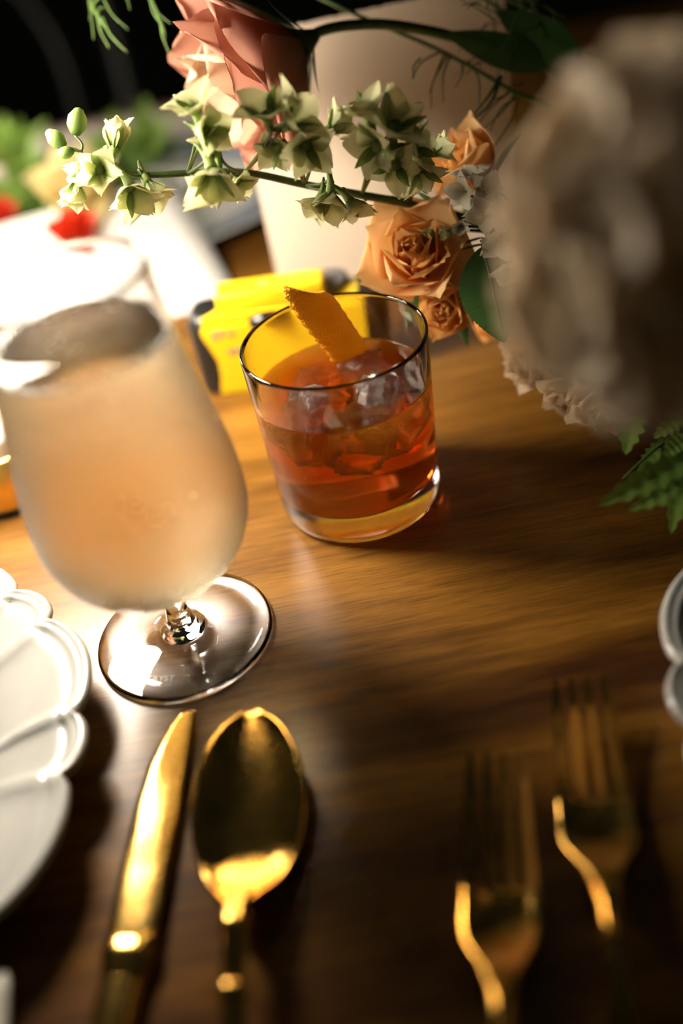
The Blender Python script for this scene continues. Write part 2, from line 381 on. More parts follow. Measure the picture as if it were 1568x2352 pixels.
def ice(c, s, seed, label, rot):
    bm = bmesh.new(); bmesh.ops.create_cube(bm, size=1)
    bmesh.ops.bevel(bm, geom=list(bm.edges), offset=.16, segments=2, affect='EDGES')
    bmesh.ops.subdivide_edges(bm, edges=list(bm.edges), cuts=2, use_grid_fill=True)
    for v in bm.verts:
        n = noise.noise_vector(v.co * 2.1 + Vector((seed * 7.3, 0, 0))); v.co += n * .17
        n2 = noise.noise_vector(v.co * 6 + Vector((seed, 3, 0))); v.co += n2 * .035
        v.co = Vector((v.co.x * s[0], v.co.y * s[1], v.co.z * s[2]))
    me = bpy.data.meshes.new('ice_cube'); bm.to_mesh(me); bm.free()
    for p in me.polygons: p.use_smooth = True
    o = obj('ice_cube', me, ICE); o.location = c; o.rotation_euler = rot
    tag(o, label, 'ice', 'ice in the cocktail')
ice((-.015, -.008, .054), (.026, .024, .026), 1, 'cracked ice chunk poking up left of the orange peel', (.3, .2, .5))
ice((.016, -.013, .055), (.028, .024, .030), 2, 'wet ice chunk under the orange peel end', (.1, -.4, 1.1))
ice((.012, .017, .054), (.024, .022, .027), 3, 'ice chunk at the back of the tumbler behind the peel', (.5, .1, .2))
ice((-.012, .017, .050), (.022, .020, .024), 4, 'sunken ice chunk against the back wall of the tumbler', (.2, .6, .9))
ice((.001, -.024, .048), (.024, .018, .022), 5, 'sunken ice chunk against the front wall of the tumbler', (.7, .3, .1))

# orange peel strip
pt = ony(714, 672, .012); pb = on(822, 850, .058)
ax = (pb - pt); Lp = ax.length; ax.normalize()
sd = -pdir(1, -.04, .75); nrm = ax.cross(sd).normalized(); nrm = nrm if nrm.dot(CAM - pt) > 0 else -nrm
def peel(u, v):
    a = (u - .5)
    wdt = .0285 * (.92 + .14 * math.sin(PI * min(1, v * 1.1 + .08))) * (1 - .22 * max(0, 1 - v / .07) ** 2)
    jag = .0007 * math.sin(v * 62) * (1 if u > .9 else (.4 if u < .1 else 0))
    bow = .0045 * math.sin(PI * v) 
    p = pt + ax * (Lp * v) + nrm * (bow - .010 * (2 * a) ** 2 * .5) + sd * (a * wdt + jag * (1 if a > 0 else -1) + .0015 * math.sin(v * 5))
    n = nrm + sd * (a * 1.1)
    return p, n
pv = sheet(11, 45, peel, lambda u, v: .0018)
pe = obj('orange_peel', mesh('orange_peel', *pv), ZEST); tag(pe, 'curved strip of orange peel standing in the cocktail', 'garnish')

# ------------------------------------------------------------------ cutlery
def cutlery_frame(tip, tail): 
    a = Vector((tip[0], tip[1], 0)); b = Vector((tail[0], tail[1], 0)); d = (a - b).normalized()
    x = Vector((d.y, -d.x, 0))
    return Matrix(((x.x, d.x, 0, a.x), (x.y, d.y, 0, a.y), (0, 0, 1, 0), (0, 0, 0, 1)))   # local: tip at 0, handle along -y
def bar(name, tab, mat, parent, nv=40, thick=None, nu=9, crown=.3):
    """flat bar along -y. tab: (y, half width left, half width right, z centre, thickness)"""
    def f(u, v):
        y = -(tab[0][0] + (tab[-1][0] - tab[0][0]) * v)
        yy = -y
        l = lerp([(t[0], t[1]) for t in tab], yy); r_ = lerp([(t[0], t[2]) for t in tab], yy); z = lerp([(t[0], t[3]) for t in tab], yy)
        x = -l + (l + r_) * u
        return Vector((x, y, z)), (0, 0, 1)
    def th(u, v):
        yy = tab[0][0] + (tab[-1][0] - tab[0][0]) * v
        t = lerp([(q[0], q[4]) for q in tab], yy)
        return t * max(.12, 1 - crown * 2 * (2 * u - 1) ** 4) if crown else t
    return obj(name, mesh(name, *sheet(nu, nv, f, th)), mat, parent)

# knife
kt = on(424, 1628, .004); kb = on(297, 2185, .004)
M = cutlery_frame(kt, kb); kl = (kt.xy - kb.xy).length
kn = thing('table_knife', 'gold table knife between the scalloped plate and the spoon', 'knife', M=M)
blade = [(0, .0004, .0036, .0030, .0007), (.002, .0022, .0042, .0030, .0012), (.008, .0050, .0049, .0031, .0016), (.016, .0078, .0056, .0032, .0018), (.026, .0098, .0062, .0033, .0019), (.045, .0108, .0070, .0035, .0020), (.07, .0102, .0078, .0038, .0022), (kl - .004, .0086, .0086, .0046, .0026)]
bar('blade', blade, GOLD, kn, 50, crown=.42)
bs = [(kl - .006, .0082, .0082, .0048, .0030), (kl - .003, .0088, .0088, .0050, .0056), (kl + .001, .0090, .0090, .0051, .0068), (kl + .005, .0082, .0082, .0049, .0062), (kl + .010, .0072, .0072, .0047, .0056)]
bar('bolster', bs, GOLD, kn, 16, crown=.42)
hd = [(kl + .007, .0070, .0070, .0047, .0056), (kl + .04, .0072, .0072, .0046, .0058), (kl + .095, .0098, .0098, .0044, .0070), (kl + .108, .0085, .0085, .0042, .0062), (kl + .112, .0045, .0045, .0042, .004)]
bar('handle', hd, GOLD, kn, 30, crown=.42)

# spoon: bowl + neck + handle
st = on(588, 1668, .006); sb = on(540, 2230, .012)
M = cutlery_frame(st, sb)
sp = thing('table_spoon', 'gold soup spoon with a dark oval bowl beside the knife', 'spoon', M=M)
BL, BW = .079, .0208
SPZ = [(q.x, q.z) for q in smoothpath([(0, 0, .0150), (.2, 0, .0112), (.4, 0, .0076), (.6, 0, .0046), (.74, 0, .0034), (.84, 0, .0052), (.92, 0, .0100), (1.0, 0, .0150)], 6)]
def bowl(u, v):
    y = BL * v; t = v
    hw = BW * (math.sin(PI * min(1, .5 * (t / .46) ** .62)) if t < .46 else (math.cos(PI / 2 * ((t - .46) / .60) ** 1.25)))
    hw = max(hw, .0028); a = 2 * u - 1
    zc_ = lerp(SPZ, t)
    z = zc_ + .0042 * (hw / BW) * abs(a) ** 2.4
    return Vector((a * hw, -y, z)), Vector((-a * .6, 0, 1))
vs, fs = sheet(21, 36, bowl, lambda u, v: .0013)
obj('bowl', mesh('bowl', vs, fs), GOLD, sp)
zz = bowl(.5, 1)[0].z
hs = [(BL - .006, .0034, .0034, zz - .0010, .0018), (BL + .002, .0042, .0042, zz + .0009, .0036), (BL + .008, .0052, .0052, zz + .0013, .0058), (BL + .012, .0042, .0042, zz + .0008, .0048), (BL + .02, .0040, .0040, zz - .0006, .0042), (BL + .045, .0042, .0042, zz - .006, .0040), (BL + .09, .0075, .0075, .0065, .0036), (BL + .108, .0085, .0085, .0040, .0030), (BL + .115, .0050, .0050, .0032, .002)]
bar('handle', hs, GOLD, sp, 60, crown=.45)
bar('collar', [(BL + .0255, .0044, .0044, zz - .0018, .005), (BL + .027, .0050, .0050, zz - .0020, .0062), (BL + .030, .0050, .0050, zz - .0026, .0062), (BL + .0315, .0044, .0044, zz - .0029, .005)], GOLD, sp, 8, crown=.42)

def fork(tip, tail, label):
    M = cutlery_frame(tip, tail)
    fk = thing('table_fork', label, 'fork', M=M, group='gold forks')
    zt = smoothpath([(0, 0, .0135), (.02, 0, .0090), (.04, 0, .0056), (.055, 0, .0050), (.068, 0, .0076), (.08, 0, .0124), (.095, 0, .0158), (.12, 0, .0125), (.16, 0, .006)], 5); zc = lambda y: lerp([(q.x, q.z) for q in zt], y)
    TL = .050
    def head(u, v):
        y = TL - .004 + .036 * v; a = 2 * u - 1
        hw = lerp([(0, .0123), (.014, .0128), (.02, .0118), (.026, .0082), (.031, .0056), (.036, .0044), (.05, .004)], y - TL + .004)
        return Vector((a * hw, -y, zc(y) - .0022 * (1 - a * a) * smo(1 - (y - TL) / .03) + .0012 * smo((.012 - (y - TL)) / .005) * 0)), Vector((-a * .25, 0, 1))
    obj('head', mesh('head', *sheet(15, 22, head, lambda u, v: .0019)), GOLD, fk)
    for k in range(4):
        cx = -.0099 + .0066 * k
        def tine(u, v, cx=cx):
            y = (TL + .001) * v; a = 2 * u - 1
            hw = .0007 + .0014 * smo(v / .35) + .0010 * smo((v - .85) / .15)
            xx = cx * (.90 + .10 * v)
            return Vector((xx + a * hw, -y, zc(y) - .0022 * (1 - (cx / .0125) ** 2) * v)), (0, 0, 1)
        obj('tine', mesh('tine', *sheet(3, 16, tine, lambda u, v: .0017 * (.5 + .5 * smo(v * 4))), smooth=False), GOLD, fk)
    y0 = TL + .030
    hs = [(y0, .0046, .0046, zc(y0), .0026), (y0 + .008, .0036, .0036, zc(y0 + .008), .0040), (y0 + .02, .0032, .0032, zc(y0 + .018), .0040), (y0 + .045, .0038, .0038, zc(y0 + .045), .0036), (y0 + .085, .0070, .0070, .0040, .0032), (y0 + .105, .0085, .0085, .0032, .0028), (y0 + .112, .005, .005, .0028, .002)]
    bar('handle', hs, GOLD, fk, 50, crown=.42)
fork(on(1140, 1760, .006), on(1155, 2300, .008), 'gold dinner fork nearer the spoon, the outer one of the two forks')
fork(on(1330, 1590, .006), on(1412, 2200, .008), 'gold dinner fork lying right next to the scalloped plate rim')

# ------------------------------------------------------------------ scalloped plates
def plate_mesh(R=.136, npair=9, phase=0.):
    wide, nar = 1.55, .75; tot = (wide + nar) * npair; edges = [0]
    for k in range(npair): edges += [edges[-1] + wide / tot * 2 * PI, edges[-1] + (wide + nar) / tot * 2 * PI]
    per = 14; ang = []
    for k in range(2 * npair):
        for j in range(per): ang.append((edges[k] + (edges[k + 1] - edges[k]) * j / per, j / per, k % 2))
    #  radial stations: (fraction of rim radius, z, ridge amount)
    stat = [(0, .0040, 0), (.30, .0040, 0), (.56, .0042, 0), (.62, .0060, .15), (.68, .0100, .5), (.78, .0150, 1), (.88, .0185, 1), (.925, .0198, 1), (.938, .0194, .9), (.946, .0206, .8), (.958, .0216, .7), (.967, .0212, .6), (.974, .0218, .5), (.984, .0226, .45), (.994, .0219, .4), (1.0, .0200, .3), (.992, .0178, .2), (.97, .0168, .3), (.88, .0150, .6), (.72, .0085, .4), (.58, .0022, 0), (.52, .0, 0), (.50, .0, 0), (.47, .0018, 0), (0, .0018, 0)]
    vs, fs, rings = [], [], []
    for fr, z, rg_ in stat:
        if fr == 0: rings.append([len(vs)]); vs.append((0, 0, z)); continue
        ring = []
        for a, t, wd in ang:
            lobe = math.sin(PI * t) ** .55
            amp = .062 if wd == 0 else .045
            inn = smo((fr - .55) / .4)
            rr = R * fr * (1 - .055 * inn + amp * lobe * inn)
            ridge = rg_ * .0022 * (1 - min(1, lobe * 1.5))
            ring.append(len(vs)); vs.append((rr * math.cos(a + phase), rr * math.sin(a + phase), z + ridge))
        rings.append(ring)
    n = len(ang)
    for A, B in zip(rings, rings[1:]):
        for k in range(n):
            k2 = (k + 1) % n
            if len(A) == 1: fs.append((A[0], B[k], B[k2]))
            elif len(B) == 1: fs.append((A[k], B[0], A[k2]))
            else: fs.append((A[k], B[k], B[k2], A[k2]))
    return vs, fs
pm = mesh('scalloped_plate', *plate_mesh())
pl = obj('scalloped_plate', pm, PORC); pl.location = (-.257, -.135, 0); pl.rotation_euler = (0, 0, math.radians(3))
tag(pl, 'white scalloped plate next to the gold knife and glowing lamp', 'plate')
pr_ = obj('scalloped_plate', pm); pr_.location = (.219, -.205, 0); pr_.rotation_euler = (0, 0, math.radians(14))
tag(pr_, 'white scalloped plate to the right of the two gold forks', 'plate')

# small white place card leaning at the plate edge, folded
pc = on(16, 1282, .0)
def tent(w_, d_, h_):
    t = .0004
    return join(sheet(2, 2, lambda u, v: (Vector((w_ * (u - .5), -d_ * (1 - v), h_ * v)), Vector((0, -h_, d_))), lambda u, v: t),
                sheet(2, 2, lambda u, v: (Vector((w_ * (u - .5), d_ * (1 - v), h_ * v)), Vector((0, h_, d_))), lambda u, v: t))
o = obj('place_card', mesh('place_card', *tent(.07, .016, .03), smooth=False), WHITEP); o.location = (-.230, -.004, .0215); o.rotation_euler = (0, 0, math.radians(-8))
tag(o, 'small white folded place card on the rim of the scalloped plate', 'card')

# grey napkin lying past the plate
def nap(u, v):
    x, y = .13 * (u - .5), .10 * (v - .5)
    return Vector((x, y, .0085 + .0012 * math.sin(9 * u + 4 * v) + .001 * math.sin(13 * v))), (0, 0, 1)
def napth(u, v): return .012 * (min(1, 12 * min(u, 1 - u, v, 1 - v) + .35))
o = obj('folded_napkin', mesh('folded_napkin', *sheet(25, 21, nap, napth)), LINEN); q = on(44, 2290, .010)
o.location = (q.x - .066, q.y - .046, 0); o.rotation_euler = (0, 0, math.radians(4)); tag(o, 'pale grey folded linen napkin below the scalloped plate by the knife', 'napkin')

# ------------------------------------------------------------------ menu card (deckled)
def menu():
    X0, X1, H = -.0215, .135, .1765; N = 160
    per = []
    dk = lambda s, k: .0007 * noise.noise(Vector((s * 420, k * 9.1, 0))) + .0011 * noise.noise(Vector((s * 90, k * 5.3, 2)))
    for i in range(N): s = i / N; per.append((X0 + (X1 - X0) * s, 0 + abs(dk(s, 1))))
    for i in range(N): s = i / N; per.append((X1 + dk(s, 2), H * s))
    for i in range(N): s = i / N; per.append((X1 - (X1 - X0) * s, H + dk(s, 3) - .0015 * s))
    for i in range(N): s = i / N; per.append((X0 + .35 * dk(s, 4) - .001 * math.sin(PI * s), H * (1 - s)))
    n = len(per); vs, fs = [], []
    cx, cz = (X0 + X1) / 2, H / 2
    def pos(x, z, k): return (x, .190 + .08 * z + k * .0007 + .0015 * math.sin(PI * (x - X0) / (X1 - X0)), z)
    for k in (0, 1):
        vs.append(pos(cx, cz, k))
        for fr in (.5, .9, 1.0):
            for x, z in per:
                t = .0 if fr < 1 else .00012 * (1 - 2 * k)
                p = pos(cx + (x - cx) * fr, cz + (z - cz) * fr, k); vs.append((p[0], p[1] + t, p[2]))
    B = 3 * n + 1
    for k in (0, 1):
        o_ = k * B
        for i in range(n):
            i2 = (i + 1) % n
            fs.append((o_, o_ + 1 + i, o_ + 1 + i2))
            for q in (0, 1): fs.append((o_ + 1 + q * n + i, o_ + 1 + q * n + i2, o_ + 1 + (q + 1) * n + i2, o_ + 1 + (q + 1) * n + i))
    for i in range(n): i2 = (i + 1) % n; fs.append((1 + 2 * n + i, 1 + 2 * n + i2, B + 1 + 2 * n + i2, B + 1 + 2 * n + i))
    return vs, fs
o = obj('menu_card', mesh('menu_card', *menu(), smooth=False), CARD); tag(o, 'large beige deckle-edged card standing behind the flowers', 'card')

# ------------------------------------------------------------------ disposable camera
d0 = on(466, 913, 0)
dc = thing('disposable_camera', 'yellow and black disposable film camera standing behind the tumbler', 'camera', (d0.x, d0.y, 0), math.radians(-7))
Wd, Dd, Hd = .118, .032, .051
def rrect(x0, x1, y0, y1, r, n=6):
    out = []
    for cx, cy, a0 in ((x1 - r, y0 + r, -PI / 2), (x1 - r, y1 - r, 0), (x0 + r, y1 - r, PI / 2), (x0 + r, y0 + r, PI)):
        out += [(cx + r * math.cos(a0 + PI / 2 * k / n), cy + r * math.sin(a0 + PI / 2 * k / n)) for k in range(n + 1)]
    return out
def loft(sections):      # list of (inset polygon fn(z))
    n = len(sections[0][0]); vs = [(x, y, z) for poly, z in sections for x, y in poly]; fs = []
    for s in range(len(sections) - 1):
        for k in range(n): k2 = (k + 1) % n; fs.append((s * n + k, s * n + k2, (s + 1) * n + k2, (s + 1) * n + k))
    fs.append(tuple(range(n))[::-1]); fs.append(tuple((len(sections) - 1) * n + k for k in range(n)))
    return vs, fs
secs = [(rrect(i, Wd - i, i, Dd - i,   .0115 - i), z) for i, z in ((.0015, 0), (.0003, .001), (0, .003), (0, Hd - .009), (.001, Hd - .004), (.0035, Hd - .001), (.006, Hd))]
obj('body', mesh('body', *loft(secs)), BLK, dc)
# yellow wrap on the front, with a waisted left edge
zs = [(.0, .0120), (.003, .0125), (.012, .0145), (.022, .0150), (.032, .0118), (.039, .0092), (.0425, .0090), (.044, .0100)]
poly = [(lerp(zs, z), z) for z in [i * .044 / 24 for i in range(25)]]
polyr = [(Wd - .013, z) for _, z in poly[::-1]]
vs, fs = prism([(x, z) for x, z in poly + polyr], -.0012, .004); vs = [(x, y, z + .001) for x, z, y in vs]
obj('wrap', bevelled('wrap', (vs, fs), .0006, 2, False), YEL, dc)
# top wrap sheet and raised viewfinder housing
vs, fs = prism([(.0105, .0), (Wd - .016, .0), (Wd - .016, .024), (.030, .024), (.024, .014)], .045, Hd + .0004)
obj('top_wrap', bevelled('top_wrap', (vs, fs), .0008, 2, False), YEL, dc)
vs, fs = box(.0215, .084, .001, .020, Hd - .002, .063)
hs_ = obj('viewfinder_housing', bevelled('viewfinder_housing', (vs, fs), .0018, 3), YEL, dc)
vs, fs = box(.046, .052, .0085, .0115, .0629, .0632); obj('print_mark', mesh('print_mark', vs, fs, False), INKG, hs_)
bmx = bmesh.new(); bmesh.ops.create_uvsphere(bmx, u_segments=24, v_segments=14, radius=1)
for v in bmx.verts: v.co = Vector((v.co.x * .0125, v.co.y * .006, v.co.z * .0062))
me = bpy.data.meshes.new('flash_button'); bmx.to_mesh(me); bmx.free()
for p in me.polygons: p.use_smooth = True
o = obj('flash_button', me, BLKG, dc); o.location = (.050, .000, .0445); o['label'] = 'glossy black oval button'
o = obj('winder_wheel', mesh('winder_wheel', *lathe([(0, 0), (.0105, 0), (.011, .0008), (.011, .0045), (.010, .0055), (0, .0055)], 28)), m_plain('grey_plastic', (.16, .16, .17), .35), dc); o.location = (.086, .021, Hd)
for i, (x, z, w_, h_) in enumerate([(.0155, .0375, .003, .0055), (.0200, .0385, .0022, .005), (.0240, .0395, .0045, .0012), (.0262, .0378, .0012, .004), (.0225, .0270, .0055, .0035), (.0290, .0265, .0050, .0045)]):
    vs, fs = box(x, x + w_, -.00145, -.0011, z, z + h_); obj('print_mark', mesh('print_mark', vs, fs, False), INKG, dc)

# ------------------------------------------------------------------ far side of the table
def far_plate(R):
    return lathe([(0, .004), (R * .62, .004), (R * .70, .009), (R * .97, .018), (R, .019), (R * .985, .0165), (R * .7, .005), (R * .6, .0), (0, .0)], 72)
fp = thing('dinner_plate', 'white dinner plate with blue painted bands across the table', 'plate', (-.118, .452, 0))
obj('body', mesh('body', *far_plate(.142)), PORC, fp)
for a, b in ((.93, .86), (.80, .72)):
    R = .142
    zf = lambda f_: lerp([(.62, .004), (.70, .009), (.97, .018), (1, .019)], f_) + .0004
    obj('blue_band', mesh('blue_band', *lathe([(R * a, zf(a)), (R * a * .5 + R * b * .5, zf((a + b) / 2)), (R * b, zf(b))], 72)), BLUE, fp)
c_ = [Vector((-.052, .250, .0006)), Vector((-.092, .400, .042)), Vector((-.258, .361, .042)), Vector((-.218, .211, .0006))]
nn = (c_[1] - c_[0]).cross(c_[3] - c_[0]).normalized(); nn = nn if nn.z > 0 else -nn
def wc(u, v):
    p = c_[0].lerp(c_[3], u).lerp(c_[1].lerp(c_[2], u), v); return p + nn * (.0006 + .0015 * math.sin(PI * u) * math.sin(PI * v)), nn
o = obj('white_menu_sheet', mesh('white_menu_sheet', *sheet(9, 9, wc, lambda u, v: .0006)), WHITEP); tag(o, 'bright white paper sheet propped on the blue-banded plate', 'paper')
o = obj('linen_runner', mesh('linen_runner', *sheet(40, 8, lambda u, v: (Vector((-.62 + .66 * u, .615 + .135 * v, .0014 + .0006 * math.sin(17 * u + 5 * v))), (0, 0, 1)), lambda u, v: .0016)), RUNNER)
tag(o, 'beige linen mat along the far edge of the table', 'mat')

# ------------------------------------------------------------------ flower builders
def petal(L, W, a0, a1, curl, cup, ruf=0., seed=0, nu=9, nv=12, wmax=.62, tipw=2.4, notch=0., pinch=.7):
    rr = random.Random(seed); ph = rr.uniform(0, 6); ph2 = rr.uniform(0, 6)
    cl = []; y = z = 0.; N = 40
    for k in range(N + 1):
        v = k / N; cl.append((y, z)); a = a0 + a1 * v + curl * max(0, (v - .55) / .45) ** 1.5
        y += math.sin(a) * L / N; z += math.cos(a) * L / N
    def f(u, v):
        a = 2 * u - 1
        vv = v * (1 - notch * math.exp(-(a / .22) ** 2) * v) * (1 - .10 * a * a * v)
        hw = W * min(1, (v / wmax) ** pinch if v < wmax else 1) * max(.10, (1 - max(0, (v - wmax) / (1 - wmax)) ** tipw)) ** .55 + W * .03
        i = min(N - 1, int(vv * N)); t = vv * N - i; cy = cl[i][0] * (1 - t) + cl[i + 1][0] * t; cz = cl[i][1] * (1 - t) + cl[i + 1][1] * t
        rip = ruf * L * (math.sin(a * 5.5 + ph) * .6 + math.sin(a * 9 + ph2) * .4) * v ** 2
        return Vector((a * hw * (1 - .12 * cup * a * a), cy - cup * a * a * hw * .75 + rip, cz + rip * .3))
    return grid(nu, nv, f)
def leafshape(L, W, serr=0, depth=.12, fold=.25, bend=.2, seed=0, nv=None, lobed=False):
    nv = nv or max(13, serr * 4 + 1)
    def f(u, v):
        a = 2 * u - 1
        hw = W * .5 * math.sin(PI * min(1, v ** .75)) ** .85 + W * .01
        if serr:
            s = (v * serr) % 1.0
            hw *= 1 - depth * (1 - s if not lobed else abs(math.cos(PI * s)) ** 1.5) * smo(v * 8)
        return Vector((a * hw, -fold * hw * (1 - abs(a)) + bend * L * v * v * .5, L * v + (.10 * hw * abs(a) if serr else 0)))
    return grid(7, nv, f)

def stem_to(name, pts, r0, r1, mat, parent, n=6, seg=8):
    inv = parent.matrix_world.inverted() if parent else Matrix.Identity(4)
    return obj(name, mesh(name, *tube([inv @ p for p in smoothpath(pts, n)], r0, r1, seg)), mat, parent)
VC = Vector((.182, .105, 0))            # vase
VM = VC + Vector((0, 0, .075))

def rose(c, axis, R, label, mats, n=18, open_=1., seed=1, stem=True, group='peach roses in the arrangement', name='spray_rose'):
    """c: centre of the bloom; axis: facing direction"""
    ax_ = Vector(axis).normalized(); base = Vector(c) - ax_ * R * .55
    t = thing(name, label, 'flower', M=frame(base, ax_, twist=seed)); bpy.context.view_layer.update()
    if group: t['group'] = group
    rr = random.Random(seed)
    for i in range(n):
        s = i / (n - 1)
        me = mesh('petal', *petal(R * (1.0 + .18 * s), R * (.30 + .46 * s), (.05 + .90 * s * open_) , (-.30 + .12 * s), (.10 + .62 * s * open_), (1.05 - .62 * s), .02 + .035 * s, seed * 100 + i, 11, 13, .66, 2.2))
        M_ = Matrix.Rotation(i * 2.39996 + rr.uniform(-.15, .15), 4, 'Z') @ Matrix.Translation((0, R * (.03 + .20 * s), R * (.10 - .10 * s))) @ Matrix.Rotation(rr.uniform(-.08, .08), 4, 'Y')
        obj('petal', me, mats[0] if s < .6 else mats[1], t, M_)
    for k in range(5):
        me = mesh('sepal', *leafshape(R * 1.0, R * .32, 0, 0, .2, .5, k))
        obj('sepal', me, G_DARK, t, Matrix.Rotation(k * 2 * PI / 5 + .3, 4, 'Z') @ Matrix.Translation((0, R * .1, -.05 * R)) @ Matrix.Rotation(-1.15, 4, 'X'))
    if stem:
        stem_to('stem', [base, base - ax_ * R * .8, (base - ax_ * R * 1.2).lerp(VM, .5), VM + Vector((rr.uniform(-.02, .02), rr.uniform(-.02, .02), -.03))], .0016, .0018, G_STEM, t)
    return t

# ------------------------------------------------------------------ the arrangement: vase
va = obj('flower_bowl', mesh('flower_bowl', *lathe([(0, 0), (.030, 0), (.032, .003), (.028, .012), (.036, .028), (.046, .048), (.049, .066), (.047, .072), (.044, .066), (.040, .048), (.028, .024), (0, .02)], 48)), VASEM)
va.location = VC; tag(va, 'dark footed stoneware bowl hidden under the flower arrangement', 'vase')

rose(at(1070, 380, .490), pdir(-.70, -.35, -.40), .0255, 'peach spray rose in side view, highest of the peach roses', (P_PEACH, P_PEACH2), 15, .55, 3)
rose(at(958, 588, .478), pdir(-.18, -.16, -.95), .0290, 'open peach spray rose showing its spiral centre above the tumbler', (P_PEACH, P_PEACH2), 20, .95, 5)
rose(at(1030, 705, .482), pdir(-.35, .30, -.55), .0205, 'small shaded peach rose hanging just below the open rose', (P_PEACH, P_PEACH), 13, .5, 8)
rose(at(1125, 742, .52), pdir(-.5, .5, -.4), .0130, 'small deep orange rose tucked behind the serrated leaf', (P_PEACH, P_PEACH), 10, .4, 9)

# blush blossoms low on the table side
for i, (x, y, d, R, dr, lb) in enumerate([(1205, 832, .490, .017, (-.8, .35, -.2), 'blush cream blossom low in the arrangement with a bright lit petal'), (1300, 905, .470, .016, (-.45, .75, -.3), 'peachy blush blossom between the cream blossom and the ruffled one'), (1385, 925, .455, .0185, (-.15, .7, -.6), 'ruffled cream blossom beside the toothed fern leaflet')]):
    rose(at(x, y, d), pdir(*dr), R, lb, (P_BLUSH, P_BLUSH), 13, 1.0, 20 + i, True, 'blush blossoms low in the arrangement', 'blush_blossom')

# serrated rose leaf
lt = thing('rose_leaf', 'dark green serrated leaf between the peach roses and the hydrangea', 'leaf', M=frame(at(1108, 566, .458), pdir(.22, .97, -.02), pdir(.9, -.20, -.3))); bpy.context.view_layer.update()
lm = mesh('blade', *leafshape(.0455, .031, 22, .05, .12, .06, 3, 133)); obj('blade', lm, G_DARK, lt)
obj('midrib', mesh('midrib', *tube([(0, .0003 - .06 * .0455 * 0 + .06 * .0455 * .5 * v * v - .12 * .0155 * math.sin(PI * v ** .75) ** .85, .0455 * v) for v in [k / 10 for k in range(10)]], .0005, .0002, 6)), G_STEM, lt)
stem_to('stalk', [at(1108, 566, .458), at(1150, 556, .475), at(1230, 560, .52), VM + Vector((-.02, -.01, .0))], .0009, .0013, G_STEM, lt)

# ------------------------------------------------------------------ hydrangea close to the camera
HC = at(1545, 535, .240)
hy = thing('hydrangea', 'big pale taupe hydrangea head at the front of the arrangement', 'flower', M=Matrix.Translation(HC)); bpy.context.view_layer.update()
fl = []
for s in range(3):
    parts = []
    for k in range(4):
        v, f_ = petal(.0130, .0085, 1.0, .25, .25, .25, .05, 300 + s * 4 + k, 6, 6, .6, 2.6)
        Mr = Matrix.Rotation(k * PI / 2 + .2 * s, 4, 'Z') @ Matrix.Translation((0, .0008, 0)); parts.append(([Mr @ p for p in v], f_))
    v, f_ = lathe([(0, .0022), (.0012, .0018), (.0014, .0008), (0, .0)], 8); parts.append(([Vector(p) for p in v], f_))
    me = mesh('floret', *join(*parts)); me.materials.append(P_HYD); fl.append(me)
NF = 120
for k in range(NF):
    zz_ = 1 - 2 * (k + .5) / NF; a = k * 2.39996; rr_ = math.sqrt(1 - zz_ * zz_)
    d = Vector((rr_ * math.cos(a), rr_ * math.sin(a), zz_))
    if d.dot(Vector((.3, .6, -.6))) > .75: continue
    lump = 1 + .10 * noise.noise(d * 2.3 + Vector((4, 1, 2)))
    p = RT * (d.x * .0340 + d.z * .004) + FW * (d.y * .034) + UP * (d.z * .0390)
    p *= lump
    obj('floret', fl[k % 3], None, hy, frame(p, (p.normalized() + Vector((rnd.uniform(-.5, .5), rnd.uniform(-.5, .5), rnd.uniform(-.5, .5)))), twist=rnd.uniform(0, 6)))
stem_to('stem', [HC, HC + Vector((.02, .06, -.02)), HC + Vector((.05, .15, -.05)), VM + Vector((.0, -.02, .01)), VM + Vector((0, 0, -.03))], .0022, .0028, G_STEM, hy)

# ------------------------------------------------------------------ larkspur spray
lark_pts = [(1110, 518, .500), (1040, 492, .492), (940, 468, .484), (830, 448, .476), (700, 424, .470), (560, 396, .464), (430, 398, .458), (330, 402, .454), (245, 390, .450), (205, 372, .450), (185, 352, .450)]
LPT = [at(*p) for p in lark_pts]
lk = thing('larkspur_spray', 'greenish white larkspur spray reaching across above the wine glass', 'flower', M=Matrix.Translation(LPT[0])); bpy.context.view_layer.update()
stem_to('stem', [VM + Vector((-.005, 0, -.03)), VM + Vector((-.04, -.01, .012)), at(1180, 545, .512)] + LPT, .0029, .0010, G_STEM, lk, 8)
FLM = []
def floret_mesh(seed, S, openn, n=5):
    parts = []; rr = random.Random(seed)
    for k in range(n):
        v, f_ = petal(S * rr.uniform(.85, 1.15), S * rr.uniform(.36, .50), openn * rr.uniform(.6, 1.0), .35 * openn, .5 * openn, .55, .07, seed * 10 + k, 9, 12, .5, 2.0, notch=rr.choice((0, .12)))
        Mr = Matrix.Rotation(k * 2 * PI / n + rr.uniform(-.2, .2), 4, 'Z') @ Matrix.Translation((0, S * .05, 0)); parts.append(([Mr @ p for p in v], f_))
    return mesh('floret', *join(*parts))
